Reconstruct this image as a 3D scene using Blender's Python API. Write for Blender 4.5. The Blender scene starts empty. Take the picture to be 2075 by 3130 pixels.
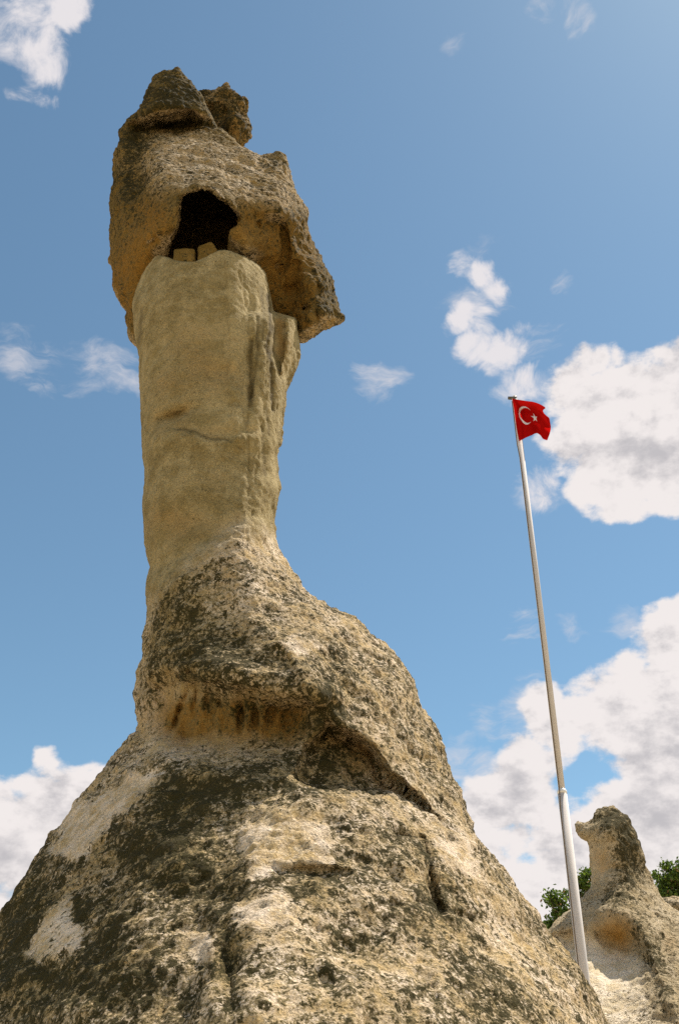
import bpy, math, random
import numpy as np
from mathutils import Vector
random.seed(7); np.random.seed(7)
R = math.radians
SC = bpy.context.scene

# ------------------------------------------------------------------ camera
PITCH = R(34.2); FPX = 3026.0; CX, CY = 1037.5, 1565.0; CZ = 1.6
cam_d = bpy.data.cameras.new('camera'); cam = bpy.data.objects.new('camera', cam_d)
SC.collection.objects.link(cam)
cam.location = (0, 0, CZ); cam.rotation_euler = (math.pi/2+PITCH, 0, 0)
cam_d.sensor_fit = 'HORIZONTAL'; cam_d.sensor_width = 24.0; cam_d.lens = 24.0*FPX/2075.0
cam_d.clip_start = 0.05; cam_d.clip_end = 5000
SC.camera = cam
CP, SP = math.cos(PITCH), math.sin(PITCH)

def ray(u, v):
    a = (u-CX)/FPX; b = -(v-CY)/FPX
    return np.array([a, CP-b*SP, SP+b*CP])
def at(u, v, Y):
    """point of the place seen at photo pixel (u, v), Y metres in front of the photographer"""
    d = ray(u, v); d = d*(Y/d[1]); return Vector((float(d[0]), float(d[1]), float(d[2])+CZ))
def proj(P):
    x = P[:, 0]; y = P[:, 1]; z = P[:, 2]-CZ
    dep = np.maximum(y*CP+z*SP, 0.3); up = -y*SP+z*CP
    return CX+FPX*x/dep, CY-FPX*up/dep, dep

# ------------------------------------------------------------------ render settings
SC.view_settings.view_transform = 'Standard'
try: SC.view_settings.look = 'None'
except Exception: pass
SC.view_settings.gamma = 1.0; SC.view_settings.exposure = 0.5
SC.view_settings.use_curve_mapping = False
SC.render.engine = 'CYCLES'
SC.cycles.use_denoising = False
SC.cycles.sample_clamp_indirect = 3.0; SC.cycles.max_bounces = 6; SC.cycles.diffuse_bounces = 3; SC.cycles.glossy_bounces = 2
SC.cycles.transparent_max_bounces = 6

# ------------------------------------------------------------------ sun
SUN_EL, SUN_AZ = R(62.0), R(57.0)            # azimuth from +Y (view direction) towards +X (right)
sun_d = bpy.data.lights.new('sun', 'SUN'); sun = bpy.data.objects.new('sun', sun_d); SC.collection.objects.link(sun)
sdir = Vector((math.sin(SUN_AZ)*math.cos(SUN_EL), math.cos(SUN_AZ)*math.cos(SUN_EL), math.sin(SUN_EL)))
sun.rotation_euler = sdir.to_track_quat('Z', 'Y').to_euler()
sun_d.energy = 5.0; sun_d.angle = R(0.53); sun_d.color = (1.0, 0.93, 0.84)
sun.location = (20, 5, 40)

# ------------------------------------------------------------------ node helper
class NT:
    def __init__(s, tree): s.t = tree; s.n = tree.nodes; s.l = tree.links
    def new(s, typ, **kw):
        n = s.n.new(typ)
        for k, v in kw.items(): setattr(n, k, v)
        return n
    def put(s, sock, val):
        if isinstance(val, bpy.types.NodeSocket): s.l.new(val, sock)
        else: sock.default_value = val
    def m(s, op, a, b=None, c=None, clamp=False):
        n = s.new('ShaderNodeMath', operation=op); n.use_clamp = clamp
        s.put(n.inputs[0], a)
        if b is not None: s.put(n.inputs[1], b)
        if c is not None: s.put(n.inputs[2], c)
        return n.outputs[0]
    def vm(s, op, a, b=None, out=0):
        n = s.new('ShaderNodeVectorMath', operation=op); s.put(n.inputs[0], a)
        if b is not None: s.put(n.inputs[1], b)
        return n.outputs[out]
    def scale(s, a, f):
        n = s.new('ShaderNodeVectorMath', operation='SCALE'); s.put(n.inputs[0], a); s.put(n.inputs[3], f); return n.outputs[0]
    def noise(s, vec, sc, det=4, rough=.5, dist=0.0, out=0):
        n = s.new('ShaderNodeTexNoise'); s.put(n.inputs['Vector'], vec)
        n.inputs['Scale'].default_value = sc; n.inputs['Detail'].default_value = det
        n.inputs['Roughness'].default_value = rough; n.inputs['Distortion'].default_value = dist
        return n.outputs[out]
    def vor(s, vec, sc, feature='F1', rand=1.0, out=0):
        n = s.new('ShaderNodeTexVoronoi', feature=feature); s.put(n.inputs['Vector'], vec)
        n.inputs['Scale'].default_value = sc
        return n.outputs[out]
    def sm(s, x, lo, hi, a=0.0, b=1.0):
        n = s.new('ShaderNodeMapRange', interpolation_type='SMOOTHSTEP'); s.put(n.inputs[0], x)
        s.put(n.inputs[1], lo); s.put(n.inputs[2], hi); s.put(n.inputs[3], a); s.put(n.inputs[4], b)
        return n.outputs[0]
    def mix(s, f, a, b, mode='MIX'):
        n = s.new('ShaderNodeMix', data_type='RGBA', blend_type=mode)
        s.put(n.inputs[0], f)
        for i, v in ((6, a), (7, b)):
            if isinstance(v, tuple) and len(v) == 3: v = (*v, 1)
            s.put(n.inputs[i], v)
        return n.outputs[2]
    def attr(s, name):
        return s.new('ShaderNodeAttribute', attribute_name=name).outputs['Fac']

# ------------------------------------------------------------------ world: daylight sky with fair-weather clouds
W = bpy.data.worlds.new('World'); SC.world = W; W.use_nodes = True
w = NT(W.node_tree); w.n.clear()
SKY_STRENGTH = 0.0937
sky = w.new('ShaderNodeTexSky', sky_type='NISHITA'); sky.sun_disc = False
sky.sun_elevation = SUN_EL; sky.sun_rotation = SUN_AZ; sky.altitude = 1000; sky.air_density = 1.0; sky.dust_density = 0.5; sky.ozone_density = 0.6
tc = w.new('ShaderNodeTexCoord'); D = w.vm('NORMALIZE', tc.outputs['Generated'])
def ndir(u, v):
    d = ray(u, v); return d/np.linalg.norm(d)
K = 2075/1568.0
# clouds as round masses on the sky: x, y, radius (sheet coordinates of the 1568 px print), thickness
CUM = [  # large cumulus right of the flag
 (1470,985,175,1.6),(1340,960,105,1.3),(1300,1040,90,1.1),(1345,840,42,.8),(1385,855,52,.9),(1320,880,60,1.0),(1450,1090,110,1.2),(1600,900,150,1.5),(1560,1060,130,1.3),(1440,860,60,.8),(1640,1000,220,1.6),(1400,1105,110,1.35),(1480,1120,100,1.4),(1570,1110,110,1.4),
 # bank at lower right
 (1600,1500,150,1.5),(1500,1600,130,1.5),(1400,1650,120,1.4),(1290,1705,78,.95),(1560,1750,200,1.6),(1450,1735,75,.9),(1620,1400,60,1.1),(1180,1880,130,1.4),(1110,1960,120,1.3),
 (1220,1780,85,1.1),(1480,1950,200,1.6),(1300,1970,130,1.3),(1200,2080,150,1.4),(1660,1900,200,1.6),(1400,2120,200,1.3),(1600,2150,200,1.3),(1700,1650,200,1.5),(1250,1640,50,.8),
 # lower left
 (100,1880,120,1.4),(30,1900,100,1.3),(230,1840,80,1.2),(100,1770,42,.9),(170,1960,160,1.3),(-40,1950,160,1.4),(280,1900,120,1.3),(60,2080,110,.9),(60,2220,80,.6)]
PUFF = [(1110,632,40,.8),(1070,612,32,.6),(1145,668,36,.7),(1065,722,46,1.1),(1115,745,52,.9),(1165,802,62,1.2),(1100,790,52,1.0),(1135,850,36,.7),(1170,905,50,.6),(1215,880,48,.65),(1245,915,60,.7),(1090,690,40,.45),(1190,760,40,.5),(1240,1140,60,.4),
 (140,20,70,1.1),(60,40,90,.75),(80,120,70,.9),(105,160,52,.9),(70,205,42,.5),(108,225,34,.45),(15,110,50,.6),(40,210,26,.4),(-40,40,120,.7)]
WISP = [(40,820,70,.5),(110,850,70,.45),(190,855,80,.42),(270,860,70,.55),(20,780,60,.4),(320,880,60,.45),(885,868,60,.62),(930,855,45,.4),(1300,640,34,.45),(1330,22,50,.6),(1370,38,34,.5),(1240,8,50,.35),
 (1050,98,34,.3),(1330,1443,44,.6),(1200,1430,60,.34),(1120,1770,70,.7),(1060,1765,60,.7),(1130,1690,60,.55),(1180,1680,60,.6),(1240,1620,60,.6),(1060,1740,50,.5),(1100,640,90,.32),(1230,800,70,.3),(1240,1140,60,.35),(1440,1420,60,.5)]
DARK = [(1500,1120,190,.6),(1600,1130,160,.5),(1530,1720,110,.55),(1420,1640,70,.4),(1220,1830,80,.75),(1180,1980,110,.6),(1530,1880,130,.9),(1330,1930,70,.5),(40,1960,130,.8),(150,1930,90,.6),(1110,2010,90,.5),(1300,1790,50,.4),(1480,2000,100,.5),(1580,1640,70,.3)]
def field(lst, dv):
    acc = None
    for (x, y, r, k) in lst:
        kk = float(k*1.55-.2 if k >= 1 else k*1.15+.08)
        c = ndir(x*K, y*K); c2 = ndir(x*K+r*K, y*K); ra = float(np.linalg.norm(c-c2))
        dd = w.vm('DISTANCE', dv, tuple(float(q) for q in c), out=1)
        q = w.m('DIVIDE', dd, ra); q = w.m('MULTIPLY', q, q)
        q = w.m('MULTIPLY_ADD', q, -kk, kk)
        acc = q if acc is None else w.m('SMOOTH_MAX', acc, q, 0.25)
    return w.m('MAXIMUM', acc, -1.5)
wn = w.noise(D, 9.0, 4, .6, out=1)
Dw = w.vm('ADD', D, w.scale(w.vm('SUBTRACT', wn, (.5, .5, .5)), 0.06))
# outside the photograph the same broken cumulus goes on
fw = (0.0, CP, SP)
outside = w.sm(w.vm('DOT_PRODUCT', D, fw, out=1), math.cos(R(43)), math.cos(R(33)), 1.0, 0.0)
gen = w.m('MULTIPLY', w.m('SUBTRACT', w.noise(D, 2.6, 3, .5), 0.50), 9.0)
gen = w.m('MULTIPLY_ADD', outside, w.m('ADD', gen, 1.5), -1.5)
cum = w.m('MAXIMUM', field(CUM, Dw), gen)
wis = field(WISP, Dw); puf = field(PUFF, Dw)
# squash vertically for streaks
Ds = w.vm('MULTIPLY', D, (1.0, 1.0, 1.6))
fb = w.noise(Ds, 13.0, 9, .60)
fbf = w.noise(Ds, 26.0, 8, .62, .3)
up_ = w.vm('ADD', Ds, (0.013, 0.0, 0.016))
fb2 = w.noise(up_, 13.0, 6, .60)
cden = w.m('MULTIPLY_ADD', w.m('SUBTRACT', fb, .5), 4.6, cum)
cden = w.m('MULTIPLY_ADD', w.m('SUBTRACT', fbf, .5), 1.8, cden)
cmask = w.sm(cden, 0.02, 0.95)
fbw = w.noise(w.vm('MULTIPLY', Dw, (1.0, 1.0, 3.2)), 15.0, 9, .62, .4)
wd = w.m('MULTIPLY_ADD', w.m('SUBTRACT', fbw, .5), 3.4, wis)
wd = w.m('MULTIPLY_ADD', w.m('SUBTRACT', fb, .5), 1.2, wd)
wmask = w.m('MULTIPLY', w.sm(wd, 0.05, 1.4), .72)
# light side / dark side
g = w.m('SUBTRACT', fb, fb2)
bri = w.m('MULTIPLY_ADD', g, 2.4, 0.90)
thick = w.sm(cden, .6, 2.6)
dk = w.m('MAXIMUM', field(DARK, Dw), 0.0)
gdk = w.m('MULTIPLY', outside, .25)
dkn = w.m('MULTIPLY', w.m('ADD', dk, gdk), w.m('MULTIPLY_ADD', fb, .9, .35))
bri = w.m('SUBTRACT', bri, w.m('MULTIPLY', dkn, w.m('MULTIPLY', thick, .52)))
bri = w.m('MINIMUM', w.m('MAXIMUM', bri, .38), 1.0)
ccol = w.mix(w.sm(bri, .35, .95), (4.1, 3.95, 4.1), (6.7, 6.3, 6.2))
skyc = w.mix(1.0, sky.outputs[0], (1.0, 1.175, 1.07), 'MULTIPLY')
c1 = w.mix(wmask, skyc, (5.6, 5.4, 5.6))
fbp = w.noise(w.vm('ADD', D, (3, 1, 2)), 22.0, 9, .64, .6)
pd = w.m('MULTIPLY_ADD', w.m('SUBTRACT', fbp, .5), 4.2, puf)
pmask = w.m('MULTIPLY', w.sm(pd, .0, 1.35), .95)
c1 = w.mix(pmask, c1, (6.3, 6.0, 6.1))
c2 = w.mix(cmask, c1, ccol)
bg = w.new('ShaderNodeBackground'); bg.inputs['Strength'].default_value = SKY_STRENGTH
w.l.new(c2, bg.inputs['Color'])
wo = w.new('ShaderNodeOutputWorld'); w.l.new(bg.outputs[0], wo.inputs[0])

# ------------------------------------------------------------------ numpy noise
def _hash(ix, iy, iz, seed):
    h = (ix.astype(np.uint32)*np.uint32(374761393)) ^ (iy.astype(np.uint32)*np.uint32(668265263)) ^ (iz.astype(np.uint32)*np.uint32(2147483647-1234567)) ^ np.uint32(seed*7919+13)
    h = (h ^ (h >> np.uint32(13)))*np.uint32(1274126177)
    h = h ^ (h >> np.uint32(16)); h = h*np.uint32(2246822519); return h ^ (h >> np.uint32(15))
_ang = np.random.RandomState(3).normal(size=(256, 3)); _ang /= np.linalg.norm(_ang, axis=1)[:, None]; _ang = _ang.astype(np.float32)
def gn(P, seed=0):
    P = P.astype(np.float32); i = np.floor(P).astype(np.int32); f = P-i; s = f*f*f*(f*(f*6-15)+10); out = 0
    for dx in (0, 1):
        for dy in (0, 1):
            for dz in (0, 1):
                h = _hash(i[:, 0]+dx, i[:, 1]+dy, i[:, 2]+dz, seed) & np.uint32(255)
                g = _ang[h]
                d = g[:, 0]*(f[:, 0]-dx)+g[:, 1]*(f[:, 1]-dy)+g[:, 2]*(f[:, 2]-dz)
                wx = s[:, 0] if dx else 1-s[:, 0]; wy = s[:, 1] if dy else 1-s[:, 1]; wz = s[:, 2] if dz else 1-s[:, 2]
                out = out+d*wx*wy*wz
    return out*1.6
def fbm(P, wl, octs, gain=.5, seed=0, ridge=False):
    a = 1.0; o = 0; f = 1.0/wl
    for k in range(octs):
        n = gn(P*f, seed+k*17)
        if ridge: n = .5-np.abs(n)*1.6
        o = o+a*n; a *= gain; f *= 2.03
    return o
def worley(P, seed=0):
    """distance to nearest jittered cell point"""
    P = P.astype(np.float32); i = np.floor(P).astype(np.int32); best = np.full(len(P), 9.0, np.float32)
    for dx in (-1, 0, 1):
        for dy in (-1, 0, 1):
            for dz in (-1, 0, 1):
                jx = i[:, 0]+dx; jy = i[:, 1]+dy; jz = i[:, 2]+dz
                h = _hash(jx, jy, jz, seed)
                ox = (h & np.uint32(1023))/1023.0; oy = ((h >> np.uint32(10)) & np.uint32(1023))/1023.0; oz = ((h >> np.uint32(20)) & np.uint32(1023))/1023.0
                d = (jx+ox-P[:, 0])**2+(jy+oy-P[:, 1])**2+(jz+oz-P[:, 2])**2
                best = np.minimum(best, d.astype(np.float32))
    return np.sqrt(best)
def sst(x, a, b):
    t = np.clip((x-a)/(b-a), 0, 1); return t*t*(3-2*t)

# ------------------------------------------------------------------ relief plans (drawn on a sheet, 1 cell = 5 photo pixels)
STEP = 5.0; U0, V0, NU, NV = -60.0, 100.0, 440, 640
_uu, _vv = np.meshgrid(U0+STEP*np.arange(NU), V0+STEP*np.arange(NV))
class Plan:
    def __init__(s, warp=9.0, wl=55.0, seed=1):
        q = np.stack([_uu.ravel()/wl, _vv.ravel()/wl, np.zeros(_uu.size)], 1)
        s.U = _uu+warp*(gn(q, seed)+.5*gn(q*2.3, seed+5)).reshape(_uu.shape)
        s.V = _vv+warp*(gn(q, seed+9)+.5*gn(q*2.3, seed+7)).reshape(_uu.shape)
        s.a = np.zeros(_uu.shape)
    def blob(s, u, v, ru, rv, amp, rot=0.0, p=2.0):
        c, n = math.cos(R(rot)), math.sin(R(rot)); x = s.U-u; y = s.V-v
        X = (x*c+y*n)/ru; Y = (-x*n+y*c)/rv
        s.a += amp*np.exp(-np.power(X*X+Y*Y, p/2)); return s
    def dist(s, pts, close=False):
        P = list(pts)+([pts[0]] if close else []); best = np.full(s.U.shape, 1e9); side = np.zeros(s.U.shape); ins = np.zeros(s.U.shape, bool)
        for (x0, y0), (x1, y1) in zip(P[:-1], P[1:]):
            ex, ey = x1-x0, y1-y0; t = np.clip(((s.U-x0)*ex+(s.V-y0)*ey)/(ex*ex+ey*ey+1e-9), 0, 1)
            d = np.hypot(s.U-x0-t*ex, s.V-y0-t*ey); cr = ex*(s.V-y0)-ey*(s.U-x0)
            m = d < best; side = np.where(m, np.sign(cr), side); best = np.minimum(best, d)
            c = ((y0 > s.V) != (y1 > s.V)) & (s.U < (x1-x0)*(s.V-y0)/((y1-y0) if abs(y1-y0) > 1e-9 else 1e-9)+x0); ins ^= c
        return best, side, ins
    def line(s, pts, wd, amp):
        d, _, _ = s.dist(pts); s.a += amp*np.exp(-(d/wd)**2); return s
    def edge(s, pts, wneg, wpos, amp):
        d, sd, _ = s.dist(pts); s.a += amp*np.where(sd > 0, np.exp(-(d/wpos)**2), np.exp(-(d/wneg)**2)); return s
    def poly(s, pts, soft, amp, bias=0.0):
        d, _, i = s.dist(pts, True); sd = np.where(i, d, -d); s.a += amp*sst(sd, bias-soft/2, bias+soft/2); return s
    def get(s, u, v):
        x = np.clip((u-U0)/STEP, 0, NU-1.001); y = np.clip((v-V0)/STEP, 0, NV-1.001); i = x.astype(int); j = y.astype(int); fx = x-i; fy = y-j; a = s.a
        return (a[j, i]*(1-fx)+a[j, i+1]*fx)*(1-fy)+(a[j+1, i]*(1-fx)+a[j+1, i+1]*fx)*fy
def signed(pts):
    p = Plan(warp=0.0); d, _, i = p.dist(pts, True); p.a = np.where(i, d, -d); return p
def tps(pts):
    """smooth sheet through scattered (u, v, value)"""
    P = np.array(pts, float); X = P[:, :2]/200.0; z = P[:, 2]; n = len(P)
    def phi(r2): return .5*r2*np.log(r2+1e-9)
    r2 = ((X[:, None]-X[None])**2).sum(-1); A = np.zeros((n+3, n+3)); A[:n, :n] = phi(r2)+np.eye(n)*.004
    A[:n, n] = 1; A[:n, n+1:] = X; A[n, :n] = 1; A[n+1:, :n] = X.T
    c = np.linalg.solve(A, np.concatenate([z, np.zeros(3)]))
    p = Plan(warp=0.0); o = np.full(_uu.shape, c[n])+c[n+1]*_uu/200+c[n+2]*_vv/200
    for k in range(n): o += c[k]*phi((_uu/200-X[k, 0])**2+(_vv/200-X[k, 1])**2)
    p.a = np.clip(o, z.min()-.3, z.max()+.6); return p

# ------------------------------------------------------------------ implicit rock -> mesh
def grid_pts(lo, n, h, idx):
    k = idx % n[2]; j = (idx//n[2]) % n[1]; i = idx//(n[1]*n[2])
    return np.stack([lo[0]+i*h, lo[1]+j*h, lo[2]+k*h], 1)
def polygonise(F, lo, hi, h, q=4):
    """surface nets of F<0, evaluated finely only near the surface"""
    lo = np.array(lo, float); n = (np.ceil((np.array(hi)-lo)/h/q).astype(int))*q+1; nc = (n-1)//q+1
    Pc = grid_pts(lo, nc, h*q, np.arange(nc.prod())); Fc = np.concatenate([F(c) for c in np.array_split(Pc, max(1, len(Pc)//400000))]).reshape(nc)
    near = np.abs(Fc) < h*q*1.9
    cell = np.zeros(nc-1, bool)
    for a in (0, 1):
        for b in (0, 1):
            for c in (0, 1): cell |= near[a:nc[0]-1+a, b:nc[1]-1+b, c:nc[2]-1+c]
    sg = np.sign(Fc)
    big = np.repeat(np.repeat(np.repeat(sg, q, 0), q, 1), q, 2)[:n[0], :n[1], :n[2]].astype(np.float32)
    act = np.zeros(n, bool)
    cb = np.repeat(np.repeat(np.repeat(cell, q, 0), q, 1), q, 2)
    for a in (0, 1):
        for b in (0, 1):
            for c in (0, 1): act[a:a+cb.shape[0], b:b+cb.shape[1], c:c+cb.shape[2]] |= cb
    idx = np.flatnonzero(act); P = grid_pts(lo, n, h, idx)
    val = np.concatenate([F(c) for c in np.array_split(P, max(1, len(P)//400000))])
    big.ravel()[idx] = val; G = big
    S = G < 0
    S[0] = S[-1] = False; S[:, 0] = S[:, -1] = False; S[:, :, -1] = False; S[:, :, 0] = False
    m = [x-1 for x in n]
    cnt = np.zeros(m, np.int8)
    for a in (0, 1):
        for b in (0, 1):
            for c in (0, 1): cnt += S[a:a+m[0], b:b+m[1], c:c+m[2]]
    ci = np.flatnonzero((cnt > 0) & (cnt < 8)); ii, jj, kk = np.unravel_index(ci, m)
    acc = np.zeros((len(ci), 3)); num = np.zeros(len(ci))
    cor = [(a, b, c) for a in (0, 1) for b in (0, 1) for c in (0, 1)]
    for A in cor:
        for ax in range(3):
            if A[ax]: continue
            B = list(A); B[ax] = 1
            ga = G[ii+A[0], jj+A[1], kk+A[2]]; gb = G[ii+B[0], jj+B[1], kk+B[2]]
            sa = S[ii+A[0], jj+A[1], kk+A[2]]; sb = S[ii+B[0], jj+B[1], kk+B[2]]
            x = sa != sb; t = np.clip(np.where(x, ga/np.where(ga-gb == 0, 1, ga-gb), .5), 0, 1)
            p = np.array(A, float)[None, :]+np.zeros((len(ci), 3)); p[:, ax] = t
            acc += p*x[:, None]; num += x
    V = acc/num[:, None]+np.stack([ii, jj, kk], 1); V = lo+V*h
    vid = np.full(m, -1, np.int32); vid.ravel()[ci] = np.arange(len(ci))
    quads = []
    for ax in range(3):
        o1, o2 = [(1, 2), (2, 0), (0, 1)][ax]
        sl0 = [slice(1, m[0]), slice(1, m[1]), slice(1, m[2])]; sl0[ax] = slice(0, m[ax])
        sl1 = list(sl0); sl1[ax] = slice(1, m[ax]+1)
        s0 = S[tuple(sl0)]; s1 = S[tuple(sl1)]; e = np.argwhere(s0 != s1)
        if not len(e): continue
        off = np.array([1, 1, 1]); off[ax] = 0; g_ = e+off; inside0 = s0[tuple(e.T)]
        def cellat(d1, d2):
            q_ = g_.copy(); q_[:, o1] -= d1; q_[:, o2] -= d2; return vid[q_[:, 0], q_[:, 1], q_[:, 2]]
        a, b, c, d = cellat(1, 1), cellat(0, 1), cellat(0, 0), cellat(1, 0)
        Q = np.stack([a, b, c, d], 1); Q[~inside0] = Q[~inside0][:, ::-1]; quads.append(Q)
    Q = np.concatenate(quads); Q = Q[(Q >= 0).all(1)]
    return V, Q
def vnormals(V, Q):
    n = np.cross(V[Q[:, 2]]-V[Q[:, 0]], V[Q[:, 3]]-V[Q[:, 1]]); N = np.zeros_like(V)
    for k in range(4):
        for c in range(3): N[:, c] += np.bincount(Q[:, k], n[:, c], len(V))
    return N/(np.linalg.norm(N, axis=1)[:, None]+1e-12)
def relax(V, Q, it=1, f=.5):
    for _ in range(it):
        S = np.zeros_like(V); C = np.zeros(len(V))
        for k in range(4):
            for o in (1, 3):
                for c in range(3): S[:, c] += np.bincount(Q[:, k], V[Q[:, (k+o) % 4], c], len(V))
                C += np.bincount(Q[:, k], minlength=len(V))
        V = V*(1-f)+f*S/np.maximum(C, 1)[:, None]
    return V

# ------------------------------------------------------------------ scene bookkeeping
def link(o, parent=None):
    SC.collection.objects.link(o)
    if parent is not None: o.parent = parent
    return o
def mesh_obj(name, V, Q, mat, parent=None, smooth=True, attrs=None, origin=(0, 0, 0)):
    V = np.asarray(V, float)-np.array(origin); me = bpy.data.meshes.new(name)
    if isinstance(Q, np.ndarray) and Q.ndim == 2:
        k = Q.shape[1]; me.vertices.add(len(V)); me.vertices.foreach_set('co', V.astype(np.float32).ravel())
        me.loops.add(Q.size); me.loops.foreach_set('vertex_index', Q.astype(np.int32).ravel())
        me.polygons.add(len(Q)); me.polygons.foreach_set('loop_start', np.arange(0, Q.size, k, dtype=np.int32))
        me.update(calc_edges=True)
    else:
        me.from_pydata([tuple(p) for p in V], [], [tuple(f) for f in Q]); me.update()
    me.polygons.foreach_set('use_smooth', np.full(len(me.polygons), smooth))
    if attrs:
        for k_, a in attrs.items():
            at_ = me.attributes.new(k_, 'FLOAT', 'POINT'); at_.data.foreach_set('value', np.asarray(a, np.float32))
    me.materials.append(mat)
    o = bpy.data.objects.new(name, me); link(o, parent)
    if parent is None: o.location = origin
    return o
def split_mesh(V, Q, sel, attrs):
    q = Q[sel]; used = np.unique(q); mp = np.full(len(V), -1); mp[used] = np.arange(len(used))
    return V[used], mp[q], {k: a[used] for k, a in attrs.items()}
def thing(name, label, cat, loc, group=None):
    o = bpy.data.objects.new(name, None); link(o); o.location = loc; o.empty_display_size = .3
    o['label'] = label; o['category'] = cat
    if group: o['group'] = group
    return o
def tag(o, label, cat, group=None):
    o['label'] = label; o['category'] = cat
    if group: o['group'] = group
    return o

# ------------------------------------------------------------------ materials
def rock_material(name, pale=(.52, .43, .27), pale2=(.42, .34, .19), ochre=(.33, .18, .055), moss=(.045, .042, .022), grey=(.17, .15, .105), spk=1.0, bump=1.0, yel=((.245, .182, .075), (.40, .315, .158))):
    m = bpy.data.materials.new(name); m.use_nodes = True; t = NT(m.node_tree); t.n.clear()
    P = t.new('ShaderNodeTexCoord').outputs['Object']
    li, oc, ba = t.attr('lichen'), t.attr('ochre'), t.attr('bare')
    big = t.noise(P, .9, 3, .55); mid = t.noise(P, 3.2, 6, .65); fine = t.noise(P, 13, 6, .7); vf = t.noise(P, 48, 3, .65)
    pal = t.mix(t.sm(mid, .35, .68), pale2, pale)
    pal = t.mix(t.m('MULTIPLY', t.sm(fine, .42, .72), .5), pal, tuple(min(1, c*1.25) for c in pale))
    pal = t.mix(t.attr('yellow'), pal, t.mix(t.sm(mid, .35, .68), yel[0], yel[1]))  # darker yellow tint; on neck, cone and cap it stands in for shade
    ochm = t.m('ADD', oc, t.m('MULTIPLY', t.m('SUBTRACT', mid, .5), 1.5), clamp=True)
    col = t.mix(ochm, pal, ochre)
    # lichen crust: broken at every scale
    lf = t.m('MULTIPLY_ADD', t.m('SUBTRACT', mid, .5), 3.4, li)
    lf = t.m('MULTIPLY_ADD', t.m('SUBTRACT', fine, .5), 5.2, lf)
    lf = t.m('MULTIPLY_ADD', t.m('SUBTRACT', t.noise(t.vm('ADD', P, (3.3, 1.7, 9.1)), 27, 3, .7), .5), 3.4, lf)
    lf = t.m('MULTIPLY_ADD', t.m('SUBTRACT', vf, .5), 3.2, lf)
    gm = t.m('MULTIPLY', t.sm(lf, -.12, .42), .85)
    col = t.mix(gm, col, grey)
    l2 = t.m('MULTIPLY_ADD', t.m('SUBTRACT', t.noise(P, 7.5, 7, .72), .5), 4.5, lf)
    mm = t.m('MULTIPLY', t.sm(l2, .42, 1.0), .92)
    col = t.mix(mm, col, moss)
    yl = t.m('MULTIPLY', t.sm(t.noise(t.vm('ADD', P, (7, 3, 1)), 2.2, 8, .75), .60, .74), t.m('MULTIPLY', gm, .45))
    col = t.mix(yl, col, (.22, .12, .03))
    col = t.mix(t.m('MULTIPLY', t.attr('crack'), .85), col, (.05, .034, .012))
    pore_shade = t.m('MULTIPLY', t.sm(t.m('MULTIPLY_ADD', t.m('SUBTRACT', t.noise(t.vm('ADD', P, (1.1, 5.2, 2.7)), 34, 4, .75), .5), 2.2, t.m('MULTIPLY', t.m('SUBTRACT', fine, .5), 1.2)), .08, .38), t.m('MULTIPLY_ADD', ba, -.55, .85))
    col = t.mix(pore_shade, col, (.075, .055, .022))  # dark specks: self-shadow of the pores painted into the colour
    # grain: dark pores and pale clasts of the tuff
    gr = t.m('MULTIPLY_ADD', t.m('SUBTRACT', t.noise(P, 62, 3, .75), .5), 1.9*spk, 1.0)
    gr = t.m('MULTIPLY', gr, t.m('MULTIPLY_ADD', t.m('SUBTRACT', vf, .5), 1.0*spk, 1.0))
    col = t.mix(1.0, col, t.new('ShaderNodeCombineColor').outputs[0], 'MULTIPLY')
    cc = col.node.inputs[7].links[0].from_node
    for i in range(3): t.l.new(gr, cc.inputs[i])
    bs = t.new('ShaderNodeBsdfPrincipled'); t.l.new(col, bs.inputs['Base Color']); bs.inputs['Roughness'].default_value = .95
    bs.inputs['Specular IOR Level'].default_value = .12
    # relief
    pores = t.vor(P, 34, 'SMOOTH_F1')
    h = t.m('MULTIPLY_ADD', fine, .055, t.m('MULTIPLY', vf, .020))
    h = t.m('MULTIPLY_ADD', pores, .018, h)
    h = t.m('MULTIPLY_ADD', t.noise(P, 95, 2, .6), .006, h)
    calm = t.m('MULTIPLY_ADD', ba, -.6, 1.0)
    h = t.m('MULTIPLY', h, calm)
    b = t.new('ShaderNodeBump'); b.inputs['Strength'].default_value = 1.0; b.inputs['Distance'].default_value = bump
    t.l.new(h, b.inputs['Height']); t.l.new(b.outputs[0], bs.inputs['Normal'])
    o = t.new('ShaderNodeOutputMaterial'); t.l.new(bs.outputs[0], o.inputs[0]); return m
def flat_material(name, color, rough=.6, noise=.15, nscale=30, metal=0.0, bump=0.0):
    m = bpy.data.materials.new(name); m.use_nodes = True; t = NT(m.node_tree); t.n.clear()
    P = t.new('ShaderNodeTexCoord').outputs['Object']; n = t.noise(P, nscale, 4, .6)
    col = t.mix(n, tuple(c*(1-noise) for c in color), tuple(min(1, c*(1+noise)) for c in color))
    bs = t.new('ShaderNodeBsdfPrincipled'); t.l.new(col, bs.inputs['Base Color']); bs.inputs['Roughness'].default_value = rough; bs.inputs['Metallic'].default_value = metal
    if bump:
        b = t.new('ShaderNodeBump'); b.inputs['Distance'].default_value = bump; t.l.new(n, b.inputs['Height']); t.l.new(b.outputs[0], bs.inputs['Normal'])
    o = t.new('ShaderNodeOutputMaterial'); t.l.new(bs.outputs[0], o.inputs[0]); return m
M_BASE = rock_material('lichened_tuff', pale=(.82, .67, .51), pale2=(.47, .33, .15), ochre=(.25, .14, .035), grey=(.185, .135, .05), moss=(.034, .029, .007))
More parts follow.
